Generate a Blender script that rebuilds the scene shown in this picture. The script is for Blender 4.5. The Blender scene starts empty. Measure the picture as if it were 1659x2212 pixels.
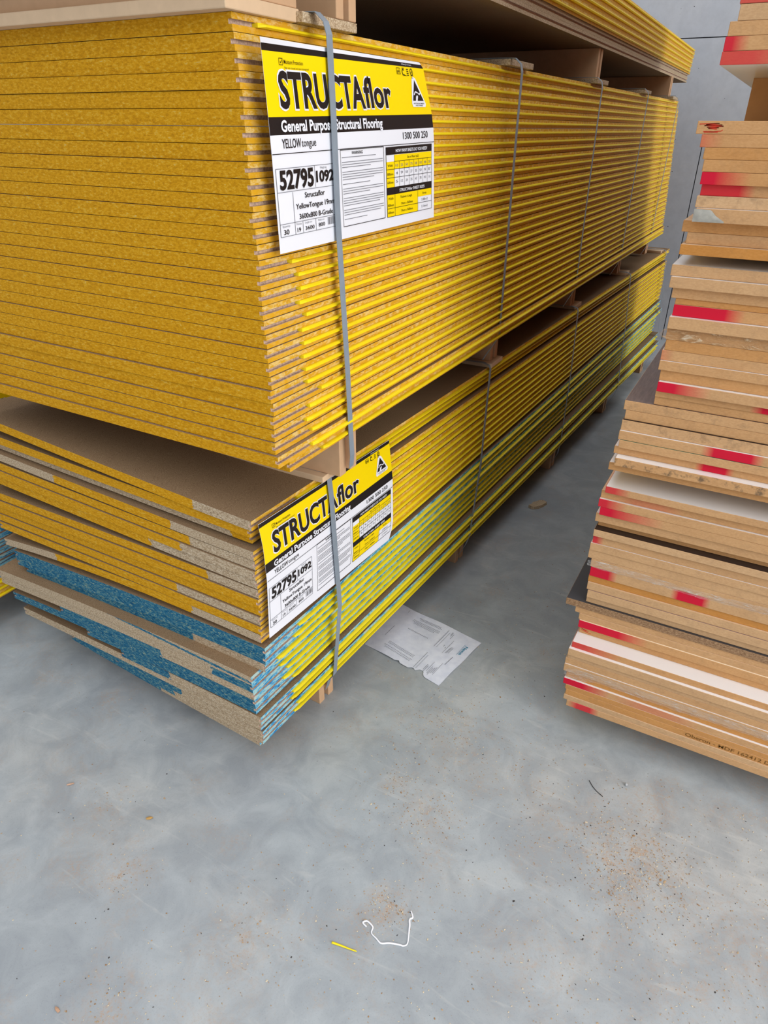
import bpy, bmesh, math, random
from mathutils import Vector, Matrix, noise
random.seed(7)
sc = bpy.context.scene
C = sc.collection

# ---------------------------------------------------------------- camera
cam_d = bpy.data.cameras.new('camera')
cam = bpy.data.objects.new('camera', cam_d); C.objects.link(cam)
Rv = Vector((0.87679555, 0.48081171, 0.0070469)); Uv = Vector((-0.24245485, 0.4293838, 0.8699685)); Wv = Vector((-0.41526522, 0.76449307, -0.49305694))
M = Matrix((Rv, Uv, -Wv)).transposed().to_4x4()
M.translation = Vector((0.6252, -0.7757, 1.2276))
cam.matrix_world = M
cam_d.sensor_fit = 'HORIZONTAL'; cam_d.sensor_width = 36.0
cam_d.lens = 1467.8 / 1659 * 36.0
cam_d.clip_start = 0.02; cam_d.clip_end = 100
sc.camera = cam

# ---------------------------------------------------------------- world, lights, exposure
w = bpy.data.worlds.new('world'); sc.world = w; w.use_nodes = True
wn = w.node_tree.nodes; wl = w.node_tree.links
bg = wn['Background']; bg.inputs[1].default_value = 1.22
tc = wn.new('ShaderNodeTexCoord'); sx = wn.new('ShaderNodeSeparateXYZ'); rp = wn.new('ShaderNodeValToRGB')
wl.new(tc.outputs['Generated'], sx.inputs[0]); wl.new(sx.outputs['Z'], rp.inputs[0])
rp.color_ramp.elements[0].position = 0.0; rp.color_ramp.elements[0].color = (0.07, 0.072, 0.075, 1)
rp.color_ramp.elements[1].position = 0.85; rp.color_ramp.elements[1].color = (1.42, 1.47, 1.55, 1)
_e = rp.color_ramp.elements.new(0.30); _e.color = (0.13, 0.135, 0.14, 1)
wl.new(rp.outputs[0], bg.inputs[0])

def area(name, loc, target, sx_, sy_, power, col):
    d = bpy.data.lights.new(name, 'AREA'); d.shape = 'RECTANGLE'; d.size = sx_; d.size_y = sy_; d.energy = power; d.color = col
    o = bpy.data.objects.new(name, d); C.objects.link(o); o.location = loc
    o.rotation_euler = (Vector(target) - Vector(loc)).to_track_quat('-Z', 'Y').to_euler()
    return o
area('roller_door_daylight', (5.2, -1.9, 2.1), (0.0, 0.1, 0.7), 3.2, 3.2, 235, (1.0, 0.985, 0.96))
area('side_door_daylight', (4.6, 3.55, 1.9), (0.0, 3.3, 0.8), 0.9, 2.4, 75, (1.0, 0.98, 0.95))
sc.view_settings.view_transform = 'Standard'; sc.view_settings.look = 'None'
sc.view_settings.gamma = 1.0; sc.view_settings.exposure = 0.0; sc.view_settings.use_curve_mapping = False

# ---------------------------------------------------------------- node helpers
def srgb(r, g, b):
    f = lambda c: (c / 255 / 12.92) if c / 255 <= 0.04045 else ((c / 255 + 0.055) / 1.055) ** 2.4
    return (f(r), f(g), f(b), 1)
class NT:
    def __init__(s, name, rough=0.7, spec=0.3):
        s.m = bpy.data.materials.new(name); s.m.use_nodes = True
        s.n = s.m.node_tree.nodes; s.l = s.m.node_tree.links
        s.b = s.n['Principled BSDF']; s.b.inputs['Roughness'].default_value = rough
        s.b.inputs['Specular IOR Level'].default_value = spec
        s._co = None
    def put(s, sock, v):
        if hasattr(v, 'is_output') or isinstance(v, bpy.types.NodeSocket): s.l.new(v, sock)
        else: sock.default_value = v
    def co(s, scale=(1, 1, 1)):
        if s._co is None: s._co = s.n.new('ShaderNodeTexCoord').outputs['Object']
        mp = s.n.new('ShaderNodeMapping'); mp.inputs['Scale'].default_value = scale
        s.l.new(s._co, mp.inputs[0]); 
        oi = s.n.new('ShaderNodeObjectInfo'); mu = s.n.new('ShaderNodeMath'); mu.operation = 'MULTIPLY'; mu.inputs[1].default_value = 37.0
        s.l.new(oi.outputs['Random'], mu.inputs[0]); cb = s.n.new('ShaderNodeCombineXYZ')
        s.l.new(mu.outputs[0], cb.inputs[0]); s.l.new(mu.outputs[0], cb.inputs[1]); s.l.new(mu.outputs[0], cb.inputs[2])
        s.l.new(cb.outputs[0], mp.inputs['Location'])
        return mp.outputs[0]
    def noise(s, scale, detail=4, rough=0.6, stretch=(1, 1, 1), dist=0):
        t = s.n.new('ShaderNodeTexNoise'); t.inputs['Scale'].default_value = scale; t.inputs['Detail'].default_value = detail
        t.inputs['Roughness'].default_value = rough; t.inputs['Distortion'].default_value = dist
        s.l.new(s.co(stretch), t.inputs['Vector']); return t.outputs['Fac']
    def ramp(s, fac, stops):
        r = s.n.new('ShaderNodeValToRGB'); e = r.color_ramp.elements
        e[0].position, e[0].color = stops[0]; e[1].position, e[1].color = stops[-1]
        for p, c in stops[1:-1]:
            x = e.new(p); x.color = c
        s.put(r.inputs[0], fac); return r.outputs[0]
    def mix(s, fac, a, b, mode='MIX'):
        x = s.n.new('ShaderNodeMix'); x.data_type = 'RGBA'; x.blend_type = mode
        s.put(x.inputs[0], fac); s.put(x.inputs[6], a); s.put(x.inputs[7], b); return x.outputs[2]
    def math(s, op, a, b=0.0, c=0.0, clamp=False):
        x = s.n.new('ShaderNodeMath'); x.operation = op; x.use_clamp = clamp
        s.put(x.inputs[0], a); s.put(x.inputs[1], b); s.put(x.inputs[2], c); return x.outputs[0]
    def attr(s, name):
        x = s.n.new('ShaderNodeAttribute'); x.attribute_type = 'OBJECT'; x.attribute_name = name; return x.outputs['Fac']
    def xyz(s):
        if s._co is None: s._co = s.n.new('ShaderNodeTexCoord').outputs['Object']
        x = s.n.new('ShaderNodeSeparateXYZ'); s.l.new(s._co, x.inputs[0]); return x.outputs
    def color(s, v): s.put(s.b.inputs['Base Color'], v)
    def bump(s, h, strength=0.3, dist=0.001):
        x = s.n.new('ShaderNodeBump'); x.inputs['Strength'].default_value = strength; x.inputs['Distance'].default_value = dist
        s.put(x.inputs['Height'], h); s.l.new(x.outputs[0], s.b.inputs['Normal'])
W1 = lambda v: (v, v, v, 1)

def plain(name, col, rough=0.6, spec=0.3, var=0.0, scale=30, metallic=0.0):
    t = NT(name, rough, spec); t.b.inputs['Metallic'].default_value = metallic
    if var:
        f = t.noise(scale, 4)
        c2 = tuple(min(1, x * (1 + var)) for x in col[:3]) + (1,); c1 = tuple(x * (1 - var) for x in col[:3]) + (1,)
        t.color(t.ramp(f, [(0.3, c1), (0.7, c2)]))
    else: t.color(col)
    return t.m

# particleboard broad faces
def mk_particle_face():
    t = NT('particleboard_face', 0.85, 0.15)
    f = t.noise(900, 3, 0.7); g = t.noise(9, 3)
    c = t.ramp(f, [(0.32, srgb(108, 82, 58)), (0.5, srgb(146, 119, 90)), (0.7, srgb(178, 154, 122))])
    t.color(t.mix(t.math('MULTIPLY', g, 0.25), c, srgb(150, 128, 102), 'MULTIPLY')); t.bump(f, 0.25, 0.0006)
    return t.m
def chips(t, stretch=(1, 1, 1)):
    f = t.noise(420, 3, 0.75, stretch); k = t.noise(330, 2, 0.6, stretch)
    c = t.ramp(f, [(0.33, srgb(146, 120, 92)), (0.5, srgb(188, 165, 134)), (0.66, srgb(220, 204, 178))])
    d = t.ramp(k, [(0.30, W1(1)), (0.36, W1(0))])
    return t.mix(t.math('MULTIPLY', d, 0.75), c, srgb(74, 52, 36)), f
def paint_cols(t, kind, f, stretch):
    g = t.noise(160, 4, 0.75, stretch)
    if kind == 'yellow':
        p = t.ramp(t.noise(60, 3), [(0.3, srgb(208, 152, 24)), (0.7, srgb(222, 172, 40))])
        fl = t.ramp(g, [(0.46, W1(0)), (0.56, W1(0.55)), (0.68, W1(0.9))])
        return t.mix(fl, p, srgb(232, 206, 140)), g
    p = t.ramp(t.noise(90, 3, 0.6, stretch), [(0.35, srgb(28, 104, 158)), (0.62, srgb(44, 138, 186))])
    fl = t.ramp(g, [(0.42, W1(0)), (0.50, W1(0.5)), (0.62, W1(0.9))])
    return t.mix(fl, p, srgb(176, 208, 204)), g
def mk_side(kind):
    # long edges: painted with the wood chips grinning through
    t = NT('edge_paint_' + kind, 0.6, 0.3)
    if kind == 'yellow':
        c, g = paint_cols(t, kind, None, (1, 0.45, 1))
        o = t.xyz(); low = t.math('LESS_THAN', o[2], 0.0)
        c = t.mix(t.math('MULTIPLY', low, 0.7), c, srgb(222, 164, 26))
    else:
        g = t.noise(170, 4, 0.8, (1, 0.22, 1))
        c = t.ramp(g, [(0.36, srgb(22, 104, 176)), (0.46, srgb(64, 158, 204)), (0.54, srgb(160, 208, 210)), (0.66, srgb(196, 190, 172))])
    t.color(c); t.bump(g, 0.4, 0.0006); return t.m
def mk_end(kind):
    # sawn ends: bare chips, painted between paint_from and paint_to (width coordinate)
    t = NT('end_paint_' + kind, 0.75, 0.2)
    bare, f = chips(t, (0.6, 1, 1.4))
    if kind == 'yellow':
        g = t.noise(260, 4, 0.8, (0.5, 1, 1.3))
        p = t.ramp(g, [(0.34, srgb(184, 126, 2)), (0.54, srgb(218, 158, 10)), (0.64, srgb(220, 176, 60)), (0.74, srgb(212, 188, 136))])
    else:
        g = t.noise(240, 4, 0.8, (0.5, 1, 1.3), 0.5)
        p = t.ramp(g, [(0.38, srgb(16, 78, 112)), (0.50, srgb(28, 106, 142)), (0.57, srgb(92, 140, 142)), (0.68, srgb(168, 170, 142))])
    o = t.xyz(); n = t.math('MULTIPLY', t.math('SUBTRACT', t.noise(110, 3), 0.5), 0.03)
    u = t.math('ADD', o[0], n)
    m = t.math('MULTIPLY', t.math('GREATER_THAN', u, t.attr('paint_from')), t.math('LESS_THAN', u, t.attr('paint_to')))
    # a thin rolled streak along the middle of the end
    zz = t.math('ABSOLUTE', t.math('ADD', t.math('SUBTRACT', o[2], t.attr('streak_height')), t.math('MULTIPLY', t.math('SUBTRACT', t.noise(180, 3), 0.5), 0.006)))
    st = t.math('MULTIPLY', t.math('LESS_THAN', zz, t.attr('streak_width')), t.math('LESS_THAN', u, t.attr('streak_to')))
    m = t.math('MAXIMUM', m, st)
    t.color(t.mix(m, bare, p)); t.bump(g, 0.5, 0.0008); return t.m

PF = mk_particle_face()
SIDE = {k: mk_side(k) for k in ('yellow', 'blue')}
END = {k: mk_end(k) for k in ('yellow', 'blue')}
def mk_bare():
    t = NT('particleboard_core', 0.85, 0.15); c, f = chips(t); t.color(c); t.bump(f, 0.5, 0.0008); return t.m
BARE = mk_bare()
GROOVE = plain('groove_raw_board', srgb(196, 170, 152), 0.9, 0.1, 0.35, 260)
TONGUE = plain('tongue_yellow_plastic', srgb(250, 224, 22), 0.38, 0.45, 0.04, 20)
STRAP = plain('strapping_blue_grey', srgb(138, 150, 162), 0.35, 0.5, 0.06, 60)
MDFRAW = plain('mdf_raw', srgb(206, 168, 132), 0.8, 0.2, 0.05, 40)
MDFPALE = plain('mdf_raw_pale', srgb(220, 190, 156), 0.8, 0.2, 0.05, 40)

def mk_mdf_edge():
    t = NT('mdf_cut_edge', 0.75, 0.2)
    f = t.noise(500, 3, 0.6, (0.4, 1, 1)); g = t.noise(14, 3, 0.5, (1, 1, 3))
    pale = t.ramp(f, [(0.3, srgb(206, 168, 126)), (0.7, srgb(220, 184, 142))])
    oran = t.ramp(f, [(0.3, srgb(200, 138, 68)), (0.7, srgb(212, 150, 80))])
    c = t.mix(t.attr('tone'), pale, oran)
    c = t.mix(t.math('MULTIPLY', g, 0.30), c, srgb(150, 112, 78), 'MULTIPLY')
    # handling dirt
    dn = t.ramp(t.noise(60, 5, 0.7), [(0.50, W1(0)), (0.64, W1(1))])
    c = t.mix(t.math('MULTIPLY', dn, t.attr('grime')), c, srgb(112, 92, 72))
    o = t.xyz()
    nz = t.math('MULTIPLY', t.math('SUBTRACT', t.noise(1200, 2, 0.6), 0.5), 0.7)
    def spray(a, b, fd, am):
        d = t.math('MAXIMUM', t.math('SUBTRACT', t.attr(a), o[0]), t.math('SUBTRACT', o[0], t.attr(b)))
        q = t.math('SUBTRACT', 1.0, t.math('DIVIDE', d, t.attr(fd)), clamp=True)
        q = t.math('MINIMUM', q, 1.0)
        q2 = t.math('MULTIPLY', q, t.math('ADD', 1.0, t.math('MULTIPLY', nz, t.math('SUBTRACT', 1.0, q))), clamp=True)
        return t.math('MULTIPLY', q2, t.attr(am), clamp=True)
    m = t.math('MAXIMUM', spray('spray_from', 'spray_to', 'spray_fade', 'spray_amount'), spray('spray2_from', 'spray2_to', 'spray2_fade', 'spray2_amount'))
    t.color(t.mix(m, c, srgb(206, 26, 54))); t.bump(f, 0.15, 0.0004); return t.m
MDFEDGE = mk_mdf_edge()
def mk_rough_edge():
    t = NT('rough_chip_edge', 0.9, 0.1); f = t.noise(380, 4, 0.8, (0.5, 1, 1))
    t.color(t.ramp(f, [(0.35, srgb(120, 90, 66)), (0.55, srgb(164, 130, 98)), (0.7, srgb(196, 166, 130))])); t.bump(f, 0.8, 0.0015); return t.m
ROUGH = mk_rough_edge()
def mk_wood(name, a, b):
    t = NT(name, 0.35, 0.4); f = t.noise(60, 4, 0.7, (6, 0.5, 1)); t.color(t.ramp(f, [(0.35, a), (0.65, b)])); return t.m
FACES = {
    'tan': MDFPALE,
    'white': plain('melamine_white', srgb(236, 232, 230), 0.32, 0.5),
    'greywhite': plain('melamine_warm_white', srgb(222, 220, 208), 0.4, 0.5),
    'brown': mk_wood('melamine_dark_timber', srgb(92, 74, 68), srgb(118, 98, 90)),
    'black': plain('melamine_charcoal', srgb(62, 62, 66), 0.4, 0.4, 0.05, 20),
    'darkbrown': plain('melamine_espresso', srgb(52, 40, 36), 0.4, 0.4),
    'green': plain('melamine_sage', srgb(126, 148, 120), 0.45, 0.4),
    'purple': plain('melamine_mauve_grey', srgb(150, 126, 118), 0.5, 0.4),
    'cream': plain('melamine_cream', srgb(244, 226, 196), 0.4, 0.5),
}

# ---------------------------------------------------------------- object helpers
def obj(name, verts, faces, mats, fm=None, parent=None, loc=(0, 0, 0), rotz=0.0, smooth=False):
    me = bpy.data.meshes.new(name); me.from_pydata([tuple(v) for v in verts], [], faces); me.update()
    for m in (mats if isinstance(mats, (list, tuple)) else [mats]): me.materials.append(m)
    if fm: me.polygons.foreach_set('material_index', fm)
    bm = bmesh.new(); bm.from_mesh(me); bmesh.ops.recalc_face_normals(bm, faces=bm.faces); bm.to_mesh(me); bm.free()
    if smooth: me.polygons.foreach_set('use_smooth', [True] * len(me.polygons))
    o = bpy.data.objects.new(name, me); C.objects.link(o)
    o.location = loc; o.rotation_euler = (0, 0, rotz)
    if parent: o.parent = parent
    return o
def tag(o, label, cat, group=None):
    o['label'] = label; o['category'] = cat
    if group: o['group'] = group
    return o
def empty(name, loc, rotz=0):
    o = bpy.data.objects.new(name, None); C.objects.link(o); o.location = loc; o.rotation_euler = (0, 0, rotz); o.empty_display_size = 0.05
    return o
def boxvf(x0, x1, y0, y1, z0, z1):
    v = [(x, y, z) for z in (z0, z1) for y in (y0, y1) for x in (x0, x1)]
    f = [(0, 2, 3, 1), (4, 5, 7, 6), (0, 1, 5, 4), (1, 3, 7, 5), (3, 2, 6, 7), (2, 0, 4, 6)]
    return v, f       # bottom, top, front(-y), right(+x), back, left
def bevel_obj(o, wd):
    bm = bmesh.new(); bm.from_mesh(o.data); bmesh.ops.bevel(bm, geom=bm.edges[:], offset=wd, segments=2, affect='EDGES', profile=0.5)
    bm.to_mesh(o.data); bm.free()

ORD1 = ['', 'first', 'second', 'third', 'fourth', 'fifth', 'sixth', 'seventh', 'eighth', 'ninth', 'tenth', 'eleventh', 'twelfth', 'thirteenth', 'fourteenth', 'fifteenth', 'sixteenth', 'seventeenth', 'eighteenth', 'nineteenth']
TENS = {2: ('twentieth', 'twenty'), 3: ('thirtieth', 'thirty'), 4: ('fortieth', 'forty'), 5: ('fiftieth', 'fifty'), 6: ('sixtieth', 'sixty'), 7: ('seventieth', 'seventy')}
def ordn(n):
    if n < 20: return ORD1[n]
    a, b = divmod(n, 10)
    return TENS[a][0] if b == 0 else TENS[a][1] + '-' + ORD1[b]

# ================================================================ SETTING
def mk_floor():
    t = NT('concrete_floor', 0.55, 0.35)
    big = t.noise(2.3, 5, 0.6, (1, 1, 1), 0.4); mid = t.noise(11, 5, 0.65, (1, 1, 1), 0.6); fine = t.noise(420, 3, 0.7)
    base = t.ramp(big, [(0.3, srgb(158, 164, 168)), (0.5, srgb(172, 178, 181)), (0.72, srgb(186, 188, 186))])
    base = t.mix(t.ramp(mid, [(0.38, W1(0.5)), (0.62, W1(0))]), base, srgb(136, 142, 148))
    base = t.mix(t.ramp(fine, [(0.30, W1(0.25)), (0.45, W1(0))]), base, srgb(120, 124, 128))
    # sawdust trodden into the floor
    o = t.xyz()
    dust = None
    for (x, y, r, a) in [(.655, .167, .075, .9), (.276, .067, .055, .5), (.296, -.139, .035, .8), (-.167, -.326, .04, .6), (.73, .16, .06, .6), (.263, .281, .10, .35),
                         (.177, .103, .03, .5), (.659, .082, .035, .6), (-.316, -.237, .05, .4), (.098, -.313, .07, .5), (-.02, -.492, .05, .7), (.553, -.104, .08, .35),
                         (.86, .10, .10, .4), (.51, .173, .06, .4), (.785, -.017, .07, .4), (.12, -.42, .08, .3), (-.45, -.2, .09, .25)]:
        dx = t.math('SUBTRACT', o[0], x); dy = t.math('SUBTRACT', o[1], y)
        d = t.math('SQRT', t.math('ADD', t.math('MULTIPLY', dx, dx), t.math('MULTIPLY', dy, dy)))
        v = t.math('MULTIPLY', t.math('SUBTRACT', 1.0, t.math('DIVIDE', d, r * 1.7), clamp=True), a * 1.3)
        dust = v if dust is None else t.math('MAXIMUM', dust, v)
    grain = t.ramp(t.noise(230, 5, 0.8), [(0.47, W1(0)), (0.60, W1(1))])
    patch = t.ramp(t.noise(38, 5, 0.75, (1, 1, 1), 0.8), [(0.42, W1(0)), (0.62, W1(1))])
    dm = t.math('MULTIPLY', t.math('MULTIPLY', dust, patch), t.math('ADD', 0.25, grain), clamp=True)
    amb = t.math('MULTIPLY', t.ramp(t.noise(7, 5, 0.7), [(0.52, W1(0)), (0.7, W1(1))]), t.math('MULTIPLY', grain, 0.55))
    c = t.mix(t.math('MAXIMUM', dm, amb), base, srgb(182, 150, 118))
    # trowel scuffs
    sc_ = t.ramp(t.noise(5, 4, 0.6, (1.0, 6.0, 1), 1.2), [(0.60, W1(0)), (0.74, W1(0.35))])
    c = t.mix(sc_, c, srgb(206, 206, 200))
    t.color(c)
    t.put(t.b.inputs['Roughness'], t.ramp(mid, [(0.3, W1(0.42)), (0.7, W1(0.62))]))
    t.bump(t.math('ADD', t.math('MULTIPLY', fine, 0.5), mid), 0.12, 0.002)
    return t.m
def mk_wall():
    t = NT('precast_concrete', 0.8, 0.2)
    a = t.noise(1.6, 5, 0.6, (1, 1, 1), 0.5); b = t.noise(26, 4, 0.6); k = t.noise(34, 2, 0.5)
    c = t.ramp(a, [(0.3, srgb(188, 195, 205)), (0.55, srgb(202, 207, 215)), (0.75, srgb(214, 217, 221))])
    c = t.mix(t.ramp(b, [(0.3, W1(0.12)), (0.6, W1(0))]), c, srgb(130, 134, 142))
    pit = t.ramp(k, [(0.235, W1(1)), (0.25, W1(0))])
    c = t.mix(pit, c, srgb(70, 70, 72)); t.color(c); t.bump(b, 0.1, 0.002); return t.m
v, f = boxvf(-6, 7, -6, 4.1, -0.15, 0)
fl = obj('floor', v, f, mk_floor()); fl['kind'] = 'structure'
# far wall: cast panel with a vertical and a horizontal joint recessed in it
WALLM = mk_wall(); DARKJ = plain('joint_dark_sealant', srgb(58, 60, 64), 0.9, 0.1)  # wall concrete, and a dark grey filling for its joints
jx = 0.084; jz = 1.672; g = 0.0026
vs, fs, fm = [], [], []
for (x0, x1, z0, z1) in [(-6, jx - g, 0, 1.25), (jx + g, 7, 0, 1.25), (-6, 7, 1.25, jz - g), (-6, 7, jz + g, 5.0)]:
    v, f = boxvf(x0, x1, 4.1, 4.25, z0, z1); b = len(vs); vs += v; fs += [tuple(i + b for i in q) for q in f]; fm += [0] * 6
v, f = boxvf(-6, 7, 4.112, 4.24, 0, 5.0); b = len(vs); vs += v; fs += [tuple(i + b for i in q) for q in f]; fm += [1] * 6
wb = obj('wall_back', vs, fs, [WALLM, DARKJ], fm); wb['kind'] = 'structure'
v, f = boxvf(-2.25, -2.1, -6, 4.1, 0, 5.0); wl_ = obj('wall_light_block', v, f, WALLM); wl_['kind'] = 'structure'  # unseen wall, added to block light coming in from the left

# ================================================================ FLOORING SHEETS
def sheet(name, x0, y0, yaw, L, zr, th, zl=None, p=1.4, uL=-0.8, kind='yellow', paint=(-9, 9), streak=None, fade=1.1,
          tongue0=0.06, label='', group='', near_drop=0.0, lean=None, edge='paint', stations=None):
    """zr = top of the sheet at the tongue edge; zl = top at the far edge of the near end."""
    if zl is None: zl = zr
    h = th / 2; gv = 0.0026; gd = 0.010
    ys = stations or [0, .08, .2, .35, .55, .8, 1.2, 1.8, 2.6, L]
    cols = [0, -.012, -.1, -.2, -.3, -.4, -.5, -.6, -.7]
    cols = [c for c in cols if c > uL + .03] + [uL + .012, uL]
    def zc(u, y):
        fd = max(0.0, 1 - y / fade) ** 1.5 if fade else 0
        return (zl - zr) * (min(abs(u), .82) / .8) ** p * fd - near_drop * max(0, 1 - y / .3)
    ring = [(u, h) for u in cols] + [(uL, gv), (uL + gd, gv), (uL + gd, -gv)] + [(u, -h) for u in [uL] + cols[::-1][1:]]
    ring.insert(len(cols) + 3, (uL, -gv))
    ring += [(0, -gv), (-.0055, -gv), (-.0055, gv), (0, gv)]
    n = len(ring); verts, faces, fm = [], [], []
    for y in ys:
        jitter = 0
        for (u, z) in ring: verts.append((u + jitter, y, z + zc(u, y)))
    nc = len(cols)
    for s in range(len(ys) - 1):
        for i in range(n):
            j = (i + 1) % n
            faces.append((s * n + i, s * n + j, (s + 1) * n + j, (s + 1) * n + i))
            (ua, za), (ub, zb) = ring[i], ring[j]
            if abs(za) == h and abs(zb) == h and za == zb: m = 0
            elif ua == ub and (ua == 0 or ua == uL) and (abs(za) == h) != (abs(zb) == h): m = 1
            else: m = 3
            fm.append(m)
    faces.append(tuple(range(n))); fm.append(2)
    faces.append(tuple((len(ys) - 1) * n + i for i in range(n))[::-1]); fm.append(2)
    side = SIDE[kind] if edge == 'paint' else BARE
    o = obj(name, verts, faces, [PF, side, END[kind], GROOVE], fm, None, (x0, y0, zr - h), -yaw)
    o['paint_from'] = float(paint[0]); o['paint_to'] = float(paint[1])
    s_ = streak or (0, -1, -9)
    o['streak_height'] = float(s_[0]); o['streak_width'] = float(s_[1]); o['streak_to'] = float(s_[2])
    tag(o, label, 'flooring sheet', group)
    if tongue0 is not None:
        tv = 0.0026
        prof = [(-.0050, -tv * .8), (.0045, -tv), (.008, -tv * .45), (.008, tv * .45), (.0045, tv), (-.0050, tv * .8)]
        tys = [tongue0, tongue0 + .012] + [y for y in ys if tongue0 + .03 < y < L - .1] + [L - .06]
        vv, ff = [], []
        for k, y in enumerate(tys):
            for (u, z) in prof:
                uu = u if k else min(u, .004) ; vv.append((uu, y, z + zc(0, y)))
        m = len(prof)
        for s in range(len(tys) - 1):
            for i in range(m): ff.append((s * m + i, s * m + (i + 1) % m, (s + 1) * m + (i + 1) % m, (s + 1) * m + i))
        ff.append(tuple(range(m))); ff.append(tuple((len(tys) - 1) * m + i for i in range(m)))
        obj('tongue', vv, ff, TONGUE, None, o)
    return o

# --- upper labelled pack: thirty sheets, ends painted all over
P0, P1 = 0.745, 1.347
pitch = (P1 - P0) / 30
for k in range(30):
    t = k / 29.0
    x0 = -.016 + .042 * t + random.uniform(-.0012, .0012); y0 = .018 - .036 * t + random.uniform(-.002, .002)
    if k in (0, 1): x0 -= .003
    if k == 28: y0 -= .004; x0 += .004
    if k == 29: y0 += .030
    if k == 28: x0 += .002
    sheet('flooring_sheet', x0, y0, .012, 3.33, P1 - pitch * k, .0193, kind='yellow', fade=None,
          tongue0=random.uniform(.05, .072) + .03 * t + (.03 if k in (18, 24) else 0) - (.02 if k == 0 else 0),
          label='flooring sheet with all-yellow end, %s from top of the upper labelled pack' % ordn(k + 1) if k else 'flooring sheet with all-yellow end, topmost of the upper labelled pack',
          group='flooring sheets in the upper labelled pack')

# --- lower pack: thirteen yellow-edged over thirteen blue-edged sheets, fanning apart at the left
A = 'flooring sheets in the lower labelled pack'
YL = [  # zr, zl, p, paint, look
    (.655, .692, 1.2, (-9, -.132), 'flooring sheet, end part yellow and part bare'),
    (.636, .648, 1.2, (-9, 9), 'flooring sheet with wholly yellow end'),
    (.617, .629, 1.2, (-.045, 9), 'flooring sheet, bare end with yellow corner'),
    (.592, .607, 1.3, (-.532, -.198), 'flooring sheet, end yellow only along its middle'),
    (.5715, .580, 1.3, (-9, -.154), 'flooring sheet, left half of end yellow'),
    (.551, .560, 1.3, (-9, -.181), 'flooring sheet, left part of end yellow'),
    (.531, .540, 1.3, (-9, -.267), 'flooring sheet, yellow stopping well short of the corner'),
    (.5105, .492, 1.3, (-9, -.122), 'flooring sheet, yellow stopping near the corner'),
    (.490, .471, 1.3, (-9, 9), 'flooring sheet with wholly yellow end'),
    (.4695, .451, 1.3, (-9, 9), 'flooring sheet with wholly yellow end'),
    (.449, .431, 1.3, (-9, -.213), 'flooring sheet, end yellow then bare'),
    (.4285, .409, 1.4, (-9, 9), 'flooring sheet with wholly yellow end'),
    (.408, .360, 2.4, (-.600, -.177), 'flooring sheet, drooping end with yellow middle'),
]
for k, (zr, zl, p, paint, look) in enumerate(YL):
    jx_ = random.uniform(-.002, .002); t = k / 12.0
    x0 = -.036 - .004 * t + jx_; y0 = -.022 + random.uniform(-.002, .003)
    if k == 0: x0, y0 = -.034, -.026
    if k == 1: x0, y0 = -.044, -.020
    if k == 2: x0, y0 = -.050, -.010
    sheet('flooring_sheet', x0, y0, .038 + .001 * t, 3.5, zr, .0186, zl=zl, p=p, paint=paint, tongue0=.10 + random.uniform(-.02, .03),
          label=look + (', %s from top of the lower pack' % ordn(k + 1) if k else ', topmost of the lower pack'), group=A)
BL = [  # zr, zl, p, uL, x0, y0, paint, streak, look
    (.380, .333, 1.5, -.78, -.034, -.024, (-9, 9), None, 'flooring sheet with wholly blue end'),
    (.358, .3105, 1.5, -.78, -.037, -.022, (-9, 9), None, 'flooring sheet with wholly blue end'),
    (.336, .288, 1.5, -.76, -.045, -.020, (-9, -.191), None, 'flooring sheet, blue end turning bare near the right'),
    (.314, .266, 1.5, -.83, -.062, -.044, (9, 9), (-.004, .0030, 9), 'flooring sheet, bare end with a ragged blue streak'),
    (.292, .244, 1.5, -.83, -.063, -.042, (-.106, 9), (-.002, .0032, -.45), 'flooring sheet, bare end with blue corner patch'),
    (.270, .222, 1.5, -.60, -.064, -.040, (-9, -.258), None, 'flooring sheet, blue end bare towards the corner'),
    (.248, .200, 1.5, -.80, -.066, -.037, (-9, 9), None, 'flooring sheet with wholly blue end'),
    (.226, .178, 1.5, -.52, -.068, -.034, (-9, 9), None, 'flooring sheet with wholly blue end'),
    (.200, .157, 1.5, -.42, -.054, -.034, (-9, -.261), None, 'flooring sheet, blue end then bare'),
    (.178, .143, 1.5, -.80, -.060, -.030, (9, 9), None, 'flooring sheet with wholly bare end'),
    (.150, .130, 1.8, -.58, -.060, -.026, (-9, -.236), None, 'flooring sheet, left of end blue'),
    (.128, .122, 2.0, -.46, -.066, -.022, (-9, -.260), None, 'flooring sheet, left of end blue'),
    (.106, .122, 2.5, -.62, -.083, -.014, (-9, -.298), None, 'flooring sheet, left of end blue'),
]
TG = [.10, .085, .035, .055, .08, .10, .085, .115, .10, .095, .11, .10, .075]
for k, (zr, zl, p, uL, x0, y0, paint, streak, look) in enumerate(BL):
    sheet('flooring_sheet', x0 + (.004 if k > 1 and k < 8 else 0), y0, (.040 if k < 2 else .046 if k < 8 else .053 if k < 10 else .058), 3.5, zr, .0212, zl=zl, p=p, uL=uL, kind='blue', paint=paint, streak=streak, tongue0=TG[k],
          label=look + (', %s from bottom of the lower pack' % ordn(13 - k) if k < 12 else ', lowest of the lower pack'), group=A)

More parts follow.
